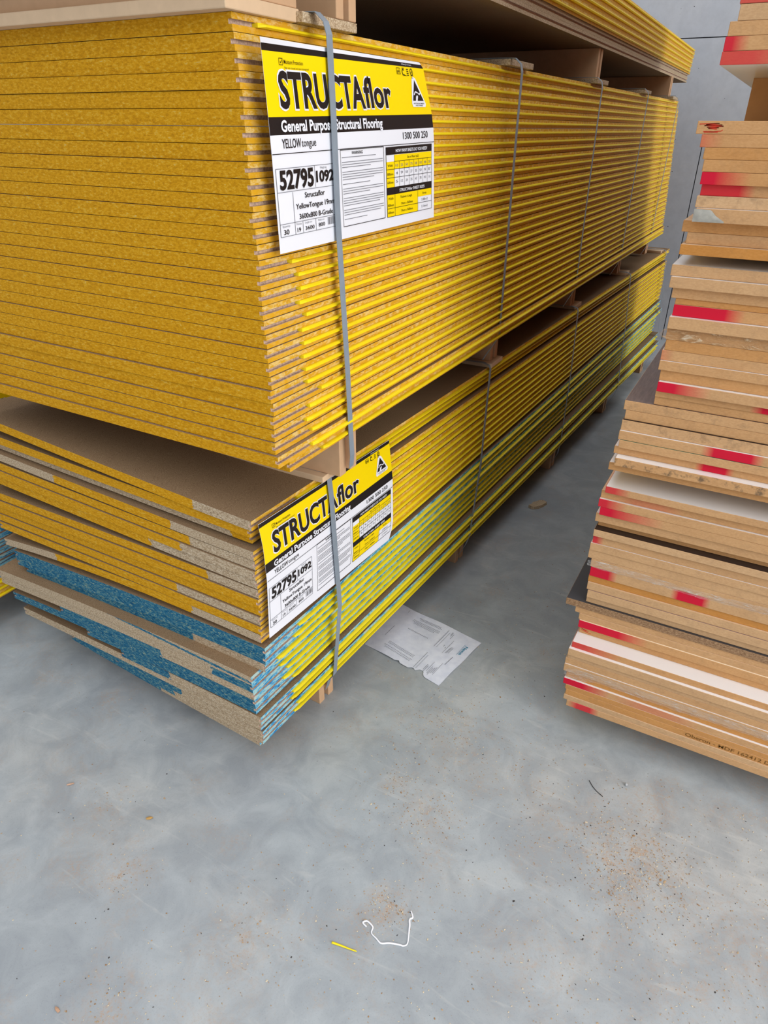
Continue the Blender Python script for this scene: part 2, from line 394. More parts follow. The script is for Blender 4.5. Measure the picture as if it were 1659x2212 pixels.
# --- the part pack on top: two bare sheets under six yellow-edged ones
TP = 'flooring sheets in the part pack on top'
for k in range(8):
    zt = 1.4585 + .0187 * k
    bare = k < 2
    yend = [0, 0, .03, .03, .045, .045, .06, .09][k]
    o = sheet('flooring_sheet', (.036 if bare else .040) - (.004 if k == 7 else 0), -.05 + yend, -.012, 3.72, zt, .0185, fade=None, kind='yellow', tongue0=None if bare else .07,
              paint=(9, 9) if bare else (-9, 9), edge='bare' if bare else 'paint',
              label=('bare-edged' if bare else 'yellow-edged') + ' flooring sheet, ' + ('lowest' if k == 0 else ordn(k + 1) + ' from bottom') + ' of the part pack at the top', group=TP)

# --- neighbouring pack glimpsed beyond the left edge
NP = 'flooring sheets in the far left pack'
for k in range(30):
    low = k < 3; kind = 'yellow' if (low or k > 14) else 'blue'
    sheet('flooring_sheet', -1.035 + random.uniform(-.003, .003), -.10, .01, 3.4, .082 + .0193 * (k + 1), .0190, fade=None, kind=kind, tongue0=.02 if (low or k > 14) else None,
          label='flooring sheet, ' + ('lowest' if k == 0 else ordn(k + 1) + ' from bottom') + ' of the pack behind at far left', group=NP, stations=[0, .3, 1, 2, 3.4])

# ================================================================ TIMBER BEARERS AND PACKERS
def block(name, x0, x1, y0, y1, z0, z1, mat, parent=None, bev=.0015):
    v, f = boxvf(x0, x1, y0, y1, z0, z1); o = obj(name, v, f, mat, None, parent); bevel_obj(o, bev); return o
PLACES = ['nearest', 'second nearest', 'middle', 'second farthest', 'farthest']
def bearer(xe, y, z0, z1, where, grp, wd=.056, notch_top=False, yaw=0.0, xl=-.80):
    r = empty('bearer', (xe, y, z0), yaw)
    tag(r, where, 'bearer', grp)
    a = wd * .36; b = wd * .64; hh = z1 - z0
    block('rip', xl, 0, 0, a, 0, hh, MDFRAW, r); block('rip', xl, 0, b, wd, 0, hh, MDFRAW, r)
    block('core', xl, -.012, a, b, (.022 if notch_top else 0.0), hh, MDFRAW, r, .0008)
    return r
def strip(xe, y0, y1, z0, z1, lab, grp, mat=MDFPALE, xl=-.80):
    v, f = boxvf(xl, 0, 0, y1 - y0, 0, z1 - z0); o = obj('packing_strip', v, f, mat, None, None, (xe, y0, z0)); bevel_obj(o, .001)
    return tag(o, lab, 'packing strip', grp)
# between the lower and the upper pack
mids = [(.022, .166), (.012, .975), (.024, 1.765), (.032, 2.50), (.040, 3.12)]
for (xe, y), wd_, (se, s0, s1) in zip(mids, PLACES, [(-.006, .150, .242), (.016, .955, 1.040), (.030, 1.755, 1.850), (.055, 2.52, 2.60), (.085, 3.26, 3.345)]):
    if wd_ == 'nearest': bearer(xe, y, .668, .7445, 'grooved tan bearer between the two labelled packs, ' + wd_ + ' to the camera', 'bearers between the two labelled packs', .058)
    else: bearer(xe - .01, y - (.02 if y > 1 else 0), .668, .7445, 'grooved tan bearer between the two labelled packs, ' + wd_ + ' from the camera' if wd_ != 'middle' else 'grooved tan bearer between the two labelled packs, middle of the five', 'bearers between the two labelled packs', .056)
    strip(se, s0, s1, .6555, .6675, 'flat pale packing strip on the lower pack, %s of the five' % wd_, 'packing strips on the lower pack', xl=-.74)
# on the upper pack
for i, ((se, s0, s1), wd_) in enumerate(zip([(.001, .138, .278), (.012, .915, 1.078), (.021, 1.675, 1.815), (.029, 2.40, 2.53), (.034, 3.06, 3.20)], PLACES)):
    strip(se, s0, s1, P1 + .0004, P1 + .0125, 'flat chipboard packing strip on the upper pack, %s of the five' % wd_, 'packing strips on the upper pack', BARE)
for xe, y, wd_ in [(.001, .222, 'nearest'), (.006, 1.70, 'middle'), (.006, 3.09, 'farthest')]:
    bearer(xe, y, P1 + .013, 1.4395, 'tan bearer holding up the part pack at the top, %s of the three' % wd_, 'bearers under the part pack at the top', .054, True)
# floor bearers
for (xe, y), wd_ in zip([(-.087, .216), (-.046, .945), (.014, 1.775), (.055, 2.53), (.095, 3.28)], PLACES):
    bearer(xe, y, 0, .0815, 'tan floor bearer under the lower pack, %s of the five' % wd_, 'floor bearers under the lower pack', .056, True, -.055, -.70)
# neighbour bearers
for y, wd_ in [(.25, 'nearest'), (1.7, 'middle'), (3.1, 'farthest')]:
    bearer(-1.06, y, 0, .082, 'floor bearer under the pack behind at far left, %s of three' % wd_, 'floor bearers under the far left pack', .056, True)
# slab packers lying on the near corner of the upper pack
o = block('packing_slab', -.80, .0, 0, .150, 0, .0155, MDFPALE); o.location = (-.010, -.004, P1 + .0004)
tag(o, 'long pale MDF slab on the near corner of the upper pack', 'packing slab', 'slabs on the near corner of the upper pack')
o = block('packing_slab', -.78, .0, 0, .13, 0, .018, MDFRAW); o.location = (-.012, .014, P1 + .0162)
tag(o, 'second tan MDF slab lying on the long pale slab at upper left', 'packing slab', 'slabs on the near corner of the upper pack')

# ================================================================ STRAPS
def ribbon(name, pts, wid, th, mat, wdir=(0, 1, 0)):
    """flat band following pts, width along wdir"""
    pts = [Vector(p) for p in pts]; wd = Vector(wdir).normalized(); vv, ff = [], []
    for i, p in enumerate(pts):
        a = pts[max(0, i - 1)]; b = pts[min(len(pts) - 1, i + 1)]
        tg = (b - a).normalized(); nn = tg.cross(wd).normalized(); w2 = nn.cross(tg).normalized()
        for sx_, sn in ((-1, -1), (1, -1), (1, 1), (-1, 1)): vv.append(p + w2 * sx_ * wid / 2 + nn * sn * th / 2)
    for i in range(len(pts) - 1):
        for k in range(4): ff.append((i * 4 + k, i * 4 + (k + 1) % 4, i * 4 + 4 + (k + 1) % 4, i * 4 + 4 + k))
    ff.append((0, 1, 2, 3)); ff.append(tuple(len(vv) - 4 + k for k in range(4)))
    return obj(name, vv, ff, mat)
ztop = P1 + .0140
US = [(.0262, .159, .0385, .1790, .0245), (.038, .921, .038, .931, .003), (.0466, 1.632, .0468, 1.652, .015), (.055, 2.333, .055, 2.330, .023), (.063, 3.033, .0625, 2.97, .031)]
for i, ((xa, ya, xb, yb, xe), wd_) in enumerate(zip(US, PLACES)):
    pts = [(-.7, ya, ztop), (-.02, ya, ztop), (xa - .016, ya, ztop - .001), (xa - .003, ya, ztop - .012), (xa, ya + .003, P1 - .012)]
    for t in (.2, .4, .6, .8): pts.append((xa + (xb - xa) * (max(0, t - .42) / .58 if i == 0 else t), ya + (yb - ya) * (min(1.0, t ** .5 * 1.08) if i == 0 else t), P1 - .012 - (P1 - .012 - .76) * t))
    pts += [(xb, yb, .752)]
    if i == 0: pts += [(xb, yb + .003, .71), (xb - .003, yb + .004, .6855)]
    else: pts += [(xe + .008, yb - .02, .700), (xe + .003, yb - .022, .690)]
    o = ribbon('strap', pts, .0145 if i == 0 else .013, .0009, STRAP)
    tag(o, 'blue-grey strap round the upper labelled pack, %s of the five' % wd_, 'strap', 'straps round the upper pack')
LS = [[(-.0080, .174, .655), (-.0075, .178, .62), (-.0085, .198, .342), (-.040, .216, .12), (-.066, .232, .080), (-.082, .242, .035)],
      [(.014, .953, .655), (.014, .945, .5), (.016, .935, .3785), (-.003, .940, .12), (-.015, .945, .082), (-.040, .96, .03)],
      [(.045, 1.748, .655), (.052, 1.746, .435), (.047, 1.768, .15), (.040, 1.775, .082), (.018, 1.79, .03)],
      [(.074, 2.536, .655), (.088, 2.547, .44), (.096, 2.60, .12), (.085, 2.60, .08), (.060, 2.56, .03)],
      [(.104, 3.317, .655), (.125, 3.350, .42), (.142, 3.38, .18), (.13, 3.38, .09), (.10, 3.31, .03)]]
for i, (pts, wd_) in enumerate(zip(LS, PLACES)):
    y = pts[0][1]; x = pts[0][0]
    pts = [(-.60, y, .6685), (x - .05, y, .6685), (x - .02, y, .6685), (x - .004, y, .664)] + pts
    o = ribbon('strap', pts, .0150 if i == 0 else .0125, .0009, STRAP)
    tag(o, 'blue-grey strap round the lower labelled pack, %s of the five' % wd_, 'strap', 'straps round the lower pack')

# ================================================================ TEXT
def text_raw(body, off=0.0):
    cu = bpy.data.curves.new('t', 'FONT'); cu.body = body; cu.size = 1.0; cu.offset = off; cu.resolution_u = 3
    to = bpy.data.objects.new('t', cu); C.objects.link(to)
    me = to.to_mesh(); vs = [tuple(v.co) for v in me.vertices]; fs = [tuple(p.vertices) for p in me.polygons]
    to.to_mesh_clear(); bpy.data.objects.remove(to); bpy.data.curves.remove(cu)
    return vs, fs
_hv, _ = text_raw('H'); CAP = max(v[1] for v in _hv)
def text_quad(body, p00, p10, p11, p01, off=0.0):
    """letters fitted to a quad: p00 baseline left, p10 baseline right, p11/p01 cap height"""
    vs, fs = text_raw(body, off)
    if not vs: return [], []
    x0 = min(v[0] for v in vs); x1 = max(v[0] for v in vs); out = []
    for (x, y, z) in vs:
        u = (x - x0) / (x1 - x0); t = y / CAP
        a = (p00[0] + (p10[0] - p00[0]) * u, p00[1] + (p10[1] - p00[1]) * u); b = (p01[0] + (p11[0] - p01[0]) * u, p01[1] + (p11[1] - p01[1]) * u)
        out.append((a[0] + (b[0] - a[0]) * t, a[1] + (b[1] - a[1]) * t))
    return out, fs
def text_box(body, u0, u1, v0, v1, off=0.0):
    """v grows downwards; v0 = cap height line, v1 = baseline"""
    return text_quad(body, (u0, v1), (u1, v1), (u1, v0), (u0, v0), off)

# ================================================================ PACK LABELS
L_BLK = plain('label_black', srgb(34, 30, 30), 0.4, 0.4); L_YEL = plain('label_yellow', srgb(255, 222, 0), 0.4, 0.4)
L_WHT = plain('label_white', srgb(238, 240, 248), 0.45, 0.4); L_GRY = plain('label_grey_print', srgb(120, 122, 128), 0.5, 0.3)
L_DRK = plain('label_olive_print', srgb(120, 100, 10), 0.5, 0.3)
def interp(x, xs, ys):
    if x <= xs[0]: i = 0
    elif x >= xs[-1]: i = len(xs) - 2
    else: i = max(k for k in range(len(xs) - 1) if xs[k] <= x)
    t = (x - xs[i]) / (xs[i + 1] - xs[i]); return ys[i] + (ys[i + 1] - ys[i]) * t
# label coordinates s (0..1 left to right), t (0..1 top to bottom)
def pack_label(name, fmap, label, group):
    """fmap(s, t, lift) -> world point"""
    def gs(a, c):
        if c > .507: a = interp(a, [0, .285, .355, .640, .655, .965, 1.0], [0, .298, .336, .606, .622, .976, 1.0])
        elif c < .1045 and a > .78: a -= .03
        return a
    def words(nm, mat, polys, lift, parent):
        for q_ in polys: layer(nm, mat, [q_], lift, parent)
    def layer(nm, mat, polys, lift, parent):
        vv, ff = [], []
        for (pv, pf) in polys:
            b = len(vv); vv += [fmap(gs(a, c), c, lift) for (a, c) in pv]; ff += [tuple(i + b for i in q) for q in pf]
        return obj(nm, vv, ff, mat, None, parent) if vv else None
    def rect(s0, s1, t0, t1, n=14):
        n = max(1, int(n * (s1 - s0)) + 1); m = max(1, int(10 * (t1 - t0)) + 1); pv = []; pf = []
        for j in range(m + 1):
            for i in range(n + 1): pv.append((s0 + (s1 - s0) * i / n, t0 + (t1 - t0) * j / m))
        for j in range(m):
            for i in range(n): a = j * (n + 1) + i; pf.append((a, a + 1, a + n + 2, a + n + 1))
        return pv, pf
    def line(s0, t0, s1, t1, wd): # thin rule
        if abs(t1 - t0) < 1e-6: return rect(s0, s1, t0 - wd / 2, t0 + wd / 2)
        return rect(s0 - wd / 4, s0 + wd / 4, t0, t1)
    # the paper itself, with its printed bands as materials
    ts = [0, .022, .052, .335, .418, .70, 1.0]; bands = [2, 0, 1, 0, 2, 2]
    vv, ff, fm = [], [], []; N = 18; rows = []
    for a, b_ in zip(ts[:-1], ts[1:]):
        k = max(1, int((b_ - a) * 16)); rows += [(a + (b_ - a) * q / k, bands[ts.index(a)]) for q in range(k)]
    rows.append((1.0, 2))
    for lay in (0.0, -.0004):
        for (t, _) in rows:
            for i in range(N + 1): vv.append(fmap(i / N, t, lay))
    R_ = len(rows)
    for j in range(R_ - 1):
        for i in range(N):
            a = j * (N + 1) + i; ff.append((a, a + 1, a + N + 2, a + N + 1)); fm.append(rows[j][1])
    nb = R_ * (N + 1)
    for j in range(R_ - 1):
        for i in range(N):
            a = nb + j * (N + 1) + i; ff.append((a, a + N + 1, a + N + 2, a + 1)); fm.append(2)
    per = [i for i in range(N + 1)] + [j * (N + 1) + N for j in range(1, R_)] + [(R_ - 1) * (N + 1) + i for i in range(N - 1, -1, -1)] + [j * (N + 1) for j in range(R_ - 2, 0, -1)]
    for a, b_ in zip(per, per[1:] + per[:1]): ff.append((a, b_, b_ + nb, a + nb)); fm.append(2)
    root = obj(name, vv, ff, [L_BLK, L_YEL, L_WHT], fm); tag(root, label, 'label', group)
    # big name with its white outline
    layer('letter_outline', L_WHT, [text_box('STRUCTA', .053, .520, .136, .296, .050), text_box('flor', .512, .703, .136, .292, .046)], .0006, root)
    words('lettering', L_BLK, [text_box('STRUCTA', .058, .516, .139, .292, .030), text_box('flor', .516, .699, .139, .289, .026),
        text_box('YELLOW', .048, .136, .437, .480, .008), text_box('tongue', .139, .210, .440, .478, 0), text_box('1300 500 250', .75, .945, .436, .476, .004),
        text_box('52795', .022, .178, .588, .675, .035), text_box('1092', .190, .280, .606, .660, .035), text_box('Structaflor', .130, .228, .705, .732, .012),
        text_box('YellowTongue 19mm', .085, .278, .758, .785, .012), text_box('3600x800 B-Grade', .098, .265, .812, .838, .012),
        text_box('30', .022, .046, .880, .905, .012), text_box('19', .084, .100, .882, .904, .006), text_box('3600', .122, .166, .882, .902, .006), text_box('800', .188, .220, .878, .898, .006),
        text_box('WARNING', .425, .495, .520, .536, .012), text_box('AUSTRALIAN MADE', .862, .948, .262, .270, .004), text_box('AND OWNED', .876, .934, .274, .282, .004)], .0009, root)
    bm_ = [text_box('General Purpose Structural Flooring', .050, .610, .352, .402, .03), text_box('HOW MANY SHEETS DO YOU NEED?', .715, .93, .530, .548, .015),
           text_box('STRUCTAflor SHEET SIZES', .735, .91, .768, .785, .015), text_box('A Borg Company', .85, .93, .031, .041, .0)]
    # triangle mark
    tri = lambda s0, s1, t0, t1: ([(s0 + (s1 - s0) * .42, t0), (s0, t1), (s1, t1)], [(0, 1, 2)])
    layer('badge', L_WHT, [([(.893, .105), (.880, .120), (.850, .268), (.855, .288), (.955, .288), (.962, .268), (.910, .115)], [(0, 1, 2, 3, 4, 5, 6)])], .0006, root)
    layer('badge_mark', L_BLK, [([(.898, .125), (.862, .250), (.884, .250), (.890, .225), (.900, .214), (.908, .222), (.898, .250), (.948, .250)], [(0, 1, 2, 3), (0, 3, 4), (0, 4, 5), (0, 5, 7), (5, 6, 7)])], .0009, root)
    bm_ += [([(.874, .212), (.890, .190), (.906, .196), (.902, .204), (.891, .199), (.879, .217)], [(0, 1, 4, 5), (1, 2, 3, 4)]), ([(.908, .196), (.918, .206), (.932, .192), (.935, .198), (.919, .216), (.906, .204)], [(0, 1, 4, 5), (1, 2, 3, 4)])]
    # tables
    blk = [rect(.655, .965, .515, .560), rect(.655, .965, .752, .797)]
    yel = [rect(.655, .965, .562, .600), rect(.655, .965, .600, .645), rect(.655, .705, .645, .752), rect(.655, .965, .797, .840), rect(.655, .862, .840, .932)]
    layer('table_yellow', L_YEL, yel, .0005, root); 
    layer('table_white_cell', L_WHT, [rect(.655, .705, .562, .600)], .0007, root)
    layer('table_heading', L_BLK, blk, .0006, root); words('white_lettering', L_WHT, bm_, .0010, root)
    rules = [line(0, .505, 1, .505, .004), line(.655, .645, .965, .645, .003), line(.655, .695, .965, .695, .003), line(.705, .600, .965, .600, .003), line(.655, .880, .965, .880, .003), line(.655, .932, .965, .932, .003),
             line(.655, .515, .655, .932, .004), line(.965, .515, .965, .932, .004), line(.705, .562, .705, .932, .003), line(.862, .797, .862, .932, .003)]
    rules += [line(.705 + .0325 * i, .600, .705 + .0325 * i, .752, .0025) for i in range(1, 8)]
    rules += [line(.355, .510, .640, .510, .004), line(.355, .930, .640, .930, .004), line(.355, .510, .355, .930, .004), line(.640, .510, .640, .930, .004)]
    layer('rule_lines', L_BLK, rules, .0009, root)
    gr = [line(.008, .575, .285, .575, .003), line(.008, .915, .285, .915, .003), line(.008, .575, .008, .915, .004), line(.285, .575, .285, .915, .004), line(.185, .575, .185, .685, .003), line(.008, .690, .285, .690, .003),
          line(.075, .695, .075, .915, .003), line(.008, .850, .285, .850, .003), line(.112, .850, .112, .915, .003), line(.175, .850, .175, .915, .003),
          text_box('Weight kg', .212, .245, .583, .594), text_box('Quantity', .018, .052, .857, .867), text_box('Thickness', .080, .106, .857, .867), text_box('Length mm', .122, .156, .857, .867), text_box('Width mm', .186, .218, .857, .867)]
    gr += [rect(.236 + i * .0042, .236 + i * .0042 + random.choice((.0012, .0022)), .856, .898) for i in range(11)]
    rnd = random.Random(3)
    t = .548
    for para in (1, 3, 4, 1, 3, 4, 3, 1):   # small print far too small to read
        for q in range(para):
            gr.append(rect(.362, .632 - (rnd.uniform(.02, .14) if q == para - 1 else 0), t, t + .0035)); t += .0135
        t += .012
    for i, c_ in enumerate(['10', '25', '50', '75', '100', '150', '200', '250']):
        s = .705 + .0325 * i; gr.append(text_box(c_, s + .008, s + .024, .617, .632))
    for r_, vals in enumerate((['4', '9', '18', '27', '35', '53', '70', '87'], ['5', '12', '24', '35', '47', '70', '93', '116'])):
        for i, c_ in enumerate(vals): s = .705 + .0325 * i; gr.append(text_box(c_, s + .009, s + .023, .662 + .05 * r_, .678 + .05 * r_))
    gr += [text_box('2.88m2', .888, .935, .853, .868), text_box('2.16m2', .888, .935, .898, .913)]
    layer('small_print', L_GRY, gr, .0008, root)
    dk = [text_box('Moisture Protection', .095, .188, .082, .100, .004), text_box('Edge wax coated and wax impregnated', .095, .215, .112, .121), text_box('Size of Floor (m2)', .79, .87, .574, .588, .004), text_box('Width', .663, .695, .615, .630, .004),
          text_box('800mm', .660, .697, .665, .680, .004), text_box('600mm', .660, .697, .715, .730, .004), text_box('Width', .663, .695, .812, .827, .004), text_box('Thickness x Length', .74, .82, .812, .827, .004), text_box('Area', .895, .925, .812, .827, .004),
          text_box('800mm', .660, .697, .853, .868, .004), text_box('19mm x 3600mm', .745, .825, .853, .868, .004), text_box('600mm', .660, .697, .898, .913, .004), text_box('19mm x 3600mm', .745, .825, .898, .913, .004)]
    # tick box and little certification marks
    dk += [line(.072, .078, .089, .078, .003), line(.072, .106, .089, .106, .003), line(.072, .078, .072, .106, .003), line(.089, .078, .089, .106, .003), ([(.075, .090), (.080, .100), (.092, .074), (.080, .094)], [(0, 1, 2, 3)])]
    dk += [rect(.802, .830, .062, .065), rect(.802, .804, .062, .098), rect(.828, .830, .062, .098), rect(.802, .830, .095, .098), text_box('pbb', .806, .826, .073, .088, .02)]
    def arc(cx_, cy_, r0, r1, a0, a1, n=12):
        pv, pf = [], []
        for i in range(n + 1):
            a = a0 + (a1 - a0) * i / n
            for r_ in (r0, r1): pv.append((cx_ + r_ * math.cos(a), cy_ + 2.0 * r_ * math.sin(a)))
        for i in range(n): pf.append((2 * i, 2 * i + 1, 2 * i + 3, 2 * i + 2))
        return pv, pf
    dk += [arc(.853, .085, .006, .010, .8, 5.6), arc(.918, .080, .008, .011, 0, 6.28), ([(.912, .085), (.924, .070), (.918, .088)], [(0, 1, 2)])]
    dk += [rect(.880, .894, .064 + i * .011, .069 + i * .011) for i in range(4)] + [rect(.846, .862, .060, .064), rect(.908, .930, .100, .103), rect(.880, .894, .112, .115)]
    layer('dark_print', plain('label_dark_print', srgb(60, 52, 10), 0.5, 0.3) if 'label_dark_print' not in bpy.data.materials else bpy.data.materials['label_dark_print'], dk, .0008, root)
    return root

TL_ = [0, .047, .332, .414, .488, .992, 1.0]
def map_upper(s, t, lift):
    yl = interp(t, TL_, [.012, .017, .022, .023, .024, .029, .029]); yr = interp(t, TL_, [.446, .462, .503, .511, .516, .529, .529])
    zl_ = 1.320 - .247 * t; zr_ = 1.320 - .247 * interp(t, TL_, [-.008, .020, .289, .372, .449, .982, .990])
    x = .0215 + .010 * max(0, 1 - t / .05) * max(0, .3 - s) + lift
    # follow the strap: pressed in where the strap crosses
    return Vector((x, yl + (yr - yl) * s, zl_ + (zr_ - zl_) * s))
pack_label('pack_label', map_upper, 'yellow and white printed pack label under strap on the upper pack', 'printed pack labels')
def map_lower(s, t, lift):
    t = max(0.0, (t - .02) / .98)
    yl = interp(t, [0, .2, .5, 1], [-.024, -.0168, -.0153, -.023]); yr = interp(t, [0, .4, .9, 1], [.4026, .4206, .4261, .4075])
    zl_ = interp(t, [0, .335, .418, .505, 1], [.6521, .5637, .546, .5289, .4097]); zr_ = interp(t, [0, .335, .418, .505, .93, 1], [.647, .5659, .5439, .5254, .4165, .3947])
    y = yl + (yr - yl) * s
    x = -.0195 + .038 * y + lift + .004 * math.sin(s * math.pi) * 0
    return Vector((x, y, zl_ + (zr_ - zl_) * s))
pack_label('pack_label', map_lower, 'slanted yellow and white printed pack label on the lower pack', 'printed pack labels')
def map_neigh(s, t, lift):
    return Vector((-1.018 + lift, -.05 + .46 * s, .650 - .245 * t))
pack_label('pack_label', map_neigh, 'shaded pack label glimpsed through the gap at far left', 'printed pack labels')

# ================================================================ RIGHT-HAND STACK OF BOARDS
RS = [('b',0.5002,0.455,1.3572,1.3759),('c',0.4914,0.455,1.3401,1.3572),('d',0.4898,0.455,1.3229,1.3401),('e',0.4892,0.455,1.3066,1.3229),(1,0.4762,0.455,1.222,1.2391),(2,0.4854,0.455,1.2048,1.222),(3,0.493,0.455,1.189,1.2048),(4,0.4955,0.455,1.1725,1.189),(5,0.4965,0.455,1.1552,1.1725),(6,0.4991,0.463,1.1398,1.1552),(7,0.4964,0.4559,1.1233,1.1398),(8,0.4995,0.447,1.1036,1.1233),(9,0.4831,0.467,1.0866,1.1036),(10,0.4927,0.467,1.0697,1.0866),(11,0.4876,0.455,1.0542,1.0697),(12,0.4798,0.467,1.0195,1.037),(13,0.4826,0.467,1.002,1.0195),(14,0.4884,0.467,0.9849,1.002),(15,0.4958,0.4695,0.9749,0.9849),(16,0.4956,0.467,0.9565,0.9749),(17,0.493,0.467,0.9365,0.9565),(18,0.4929,0.467,0.9166,0.9365),(19,0.4949,0.467,0.8983,0.9166),(20,0.4919,0.467,0.8806,0.8983),(21,0.4922,0.467,0.864,0.8806),(22,0.4965,0.467,0.845,0.864),(23,0.4973,0.467,0.8272,0.845),(24,0.4958,0.467,0.8143,0.8272),(25,0.496,0.4702,0.7988,0.8143),(26,0.4472,0.467,0.7811,0.7988),(27,0.4519,0.467,0.7633,0.7811),(28,0.4496,0.467,0.7435,0.7633),(29,0.449,0.4634,0.7262,0.7435),(30,0.4524,0.459,0.7103,0.726),(31,0.4448,0.4621,0.6951,0.7103),(32,0.4526,0.4476,0.6788,0.6951),(33,0.4419,0.455,0.663,0.6788),(34,0.4439,0.4567,0.6124,0.6264),(35,0.436,0.4662,0.5955,0.6124),(36,0.4351,0.4652,0.578,0.5955),(37,0.4402,0.4607,0.5602,0.578),(38,0.4334,0.467,0.5407,0.5602),(39,0.4389,0.4808,0.5252,0.5407),(40,0.436,0.4658,0.5094,0.5252),(41,0.4362,0.467,0.4903,0.5094),(42,0.4335,0.4667,0.4732,0.4903),(43,0.4329,0.467,0.4531,0.4732),(44,0.4407,0.467,0.4331,0.4531),(45,0.4425,0.467,0.4105,0.4331),(46,0.4412,0.4701,0.394,0.4105),(47,0.4421,0.467,0.3755,0.394),(48,0.4455,0.467,0.357,0.3755),(49,0.4447,0.4764,0.3391,0.357),(50,0.4044,0.4671,0.3225,0.3391),(51,0.4265,0.4695,0.3077,0.3225),(52,0.4368,0.4683,0.2922,0.3077),(53,0.4394,0.467,0.2735,0.2922),(54,0.4426,0.4711,0.2554,0.2735),(55,0.4388,0.4329,0.2403,0.2554),(56,0.4346,0.4267,0.222,0.2403),(57,0.4345,0.43,0.2097,0.222),(58,0.4313,0.4293,0.1942,0.2097),(59,0.4313,0.4285,0.1738,0.1942),(60,0.439,0.4289,0.1574,0.1738),(61,0.4361,0.4252,0.1411,0.1574),(62,0.4426,0.4241,0.1282,0.1411),(63,0.4455,0.4222,0.1127,0.1282),(64,0.4432,0.4208,0.0995,0.1127),(65,0.4518,0.42,0.083,0.0995)]
RS = [('a', .4985, .455, 1.3762, 1.394)] + RS
# id: (look, tone 0 pale..1 orange, face colour, (spray from, to, fade, amount) in world x, optional second spray)
LK = {
 'a': ('pink-sprayed board cut off by the top of the picture', .3, 'white', (.40, 1.8, .05, .75)),
 'b': ('plain pale board under the pink one at the very top', .1, 'tan', None),
 'c': ('plain tan board third from bottom of the raised pack, upper right', .4, 'tan', None),
 'd': ('board with red sprayed left end in the raised pack', .4, 'tan', (.40, .500, .022, .95)),
 'e': ('pink-sprayed board lowest of the raised pack, upper right', .4, 'white', (.40, .53, .10, .8)),
 1: ('tan board with a red crayon scribble', .45, 'tan', None), 2: ('board tinged orange at its left corner', .5, 'tan', (.40, .487, .03, .45)), 3: ('plain ochre board', .75, 'tan', None),
 4: ('plain ochre board', .6, 'tan', None), 5: ('board with dark red left end', .6, 'tan', (.40, .515, .05, 1.0)), 6: ('board with long bright red left end', .35, 'tan', (.40, .553, .022, .92)),
 7: ('very pale board with chipped left end', -.2, 'tan', None), 8: ('board with grey paper round its corner', .3, 'white', None), 9: ('plain ochre board jutting out left', .7, 'tan', None),
 10: ('plain tan board', .3, 'tan', None), 11: ('bright orange-tan board', 1.0, 'tan', None), 12: ('pale board with white top under a gap', .2, 'white', None), 13: ('pale board with white top', .2, 'white', None),
 14: ('plain tan board', .35, 'tan', None), 15: ('thin ochre board', .8, 'tan', None), 16: ('board with long crimson left end', .5, 'tan', (.40, .575, .03, 1.0)), 17: ('pale board with white top', .25, 'white', None),
 18: ('board wrapped in torn paper', .4, 'white', None), 19: ('ochre board with white left side', .7, 'tan', None), 20: ('board with faint pink end and pale top', .35, 'greywhite', (.40, .493, .02, .3)),
 21: ('tan board with white top', .4, 'white', None), 22: ('plain ochre board', .6, 'tan', None), 23: ('board with red left end under white line', .3, 'white', (.40, .525, .06, 1.0)),
 24: ('board with red spray towards the right', .45, 'tan', (.668, .76, .02, 1.0)), 25: ('plain ochre board', .5, 'tan', None), 26: ('board with dark timber top jutting left', .3, 'brown', None),
 27: ('plain tan board', .4, 'tan', None), 28: ('scuffed board with dark brown top', .2, 'darkbrown', None), 29: ('board with white top and red patch', .35, 'white', (.612, .672, .02, 1.0)),
 30: ('board with grey-green top', .35, 'green', None), 31: ('board with white corner and red patch', .45, 'white', (.602, .638, .014, 1.0)), 32: ('dirty-ended board with white top', .4, 'white', None),
 33: ('ochre board with white corner above a gap', .6, 'white', None), 34: ('red-cornered board with broad exposed white top', .35, 'white', (.40, .462, .03, .85)),
 35: ('board with faint reddish middle', .45, 'tan', (.50, .55, .04, .3)), 36: ('board with red left end and white top', .35, 'white', (.40, .450, .04, .95)), 37: ('board with long fading red left end', .35, 'tan', (.40, .462, .10, 1.0)),
 38: ('pale board with white corner', .3, 'white', None), 39: ('plain ochre board', .6, 'tan', None), 40: ('pale board with black top', .1, 'darkbrown', None), 41: ('board with short red left end', .3, 'tan', (.40, .444, .014, .9)),
 42: ('pale board with thin white line', .2, 'white', None), 43: ('plain pale board', .2, 'tan', None), 44: ('board covered in clear plastic film', .25, 'white', None),
 45: ('board with red end and red cross', .25, 'white', (.40, .480, .018, 1.0), (.617, .662, .014, 1.0)), 46: ('dark orange board set back', 1.0, 'tan', None), 47: ('plain pale board', .15, 'tan', None),
 48: ('pale board with mauve top', .1, 'purple', None), 49: ('pale board with cream top', .1, 'cream', None), 50: ('rough brown chipboard with charcoal top jutting left', .5, 'black', None),
 51: ('plain tan board', .35, 'tan', None), 52: ('plain ochre board', .3, 'tan', None), 53: ('board with scarlet left end', .5, 'cream', (.40, .525, .06, 1.0)), 54: ('board with small red pen marks', .55, 'tan', None),
 55: ('board with faded red end and broad white top', .55, 'white', (.40, .465, .08, .8)), 56: ('pale board with white line', .15, 'white', None), 57: ('plain pale board', .1, 'tan', None),
 58: ('plain ochre board', .35, 'tan', None), 59: ('board under clear film with white line', .25, 'white', None), 60: ('orange board set back', .9, 'tan', None),
 61: ('board with crimson left end', .35, 'white', (.40, .480, .06, 1.0), (.60, .66, .06, .3)), 62: ('orange-tan board with white line', .8, 'white', None), 63: ('board printed with dark lettering', .8, 'tan', None),
 64: ('pale board', .05, 'tan', None), 65: ('board with crimson patch near the corner', .3, 'tan', (.475, .505, .02, .9)),
}
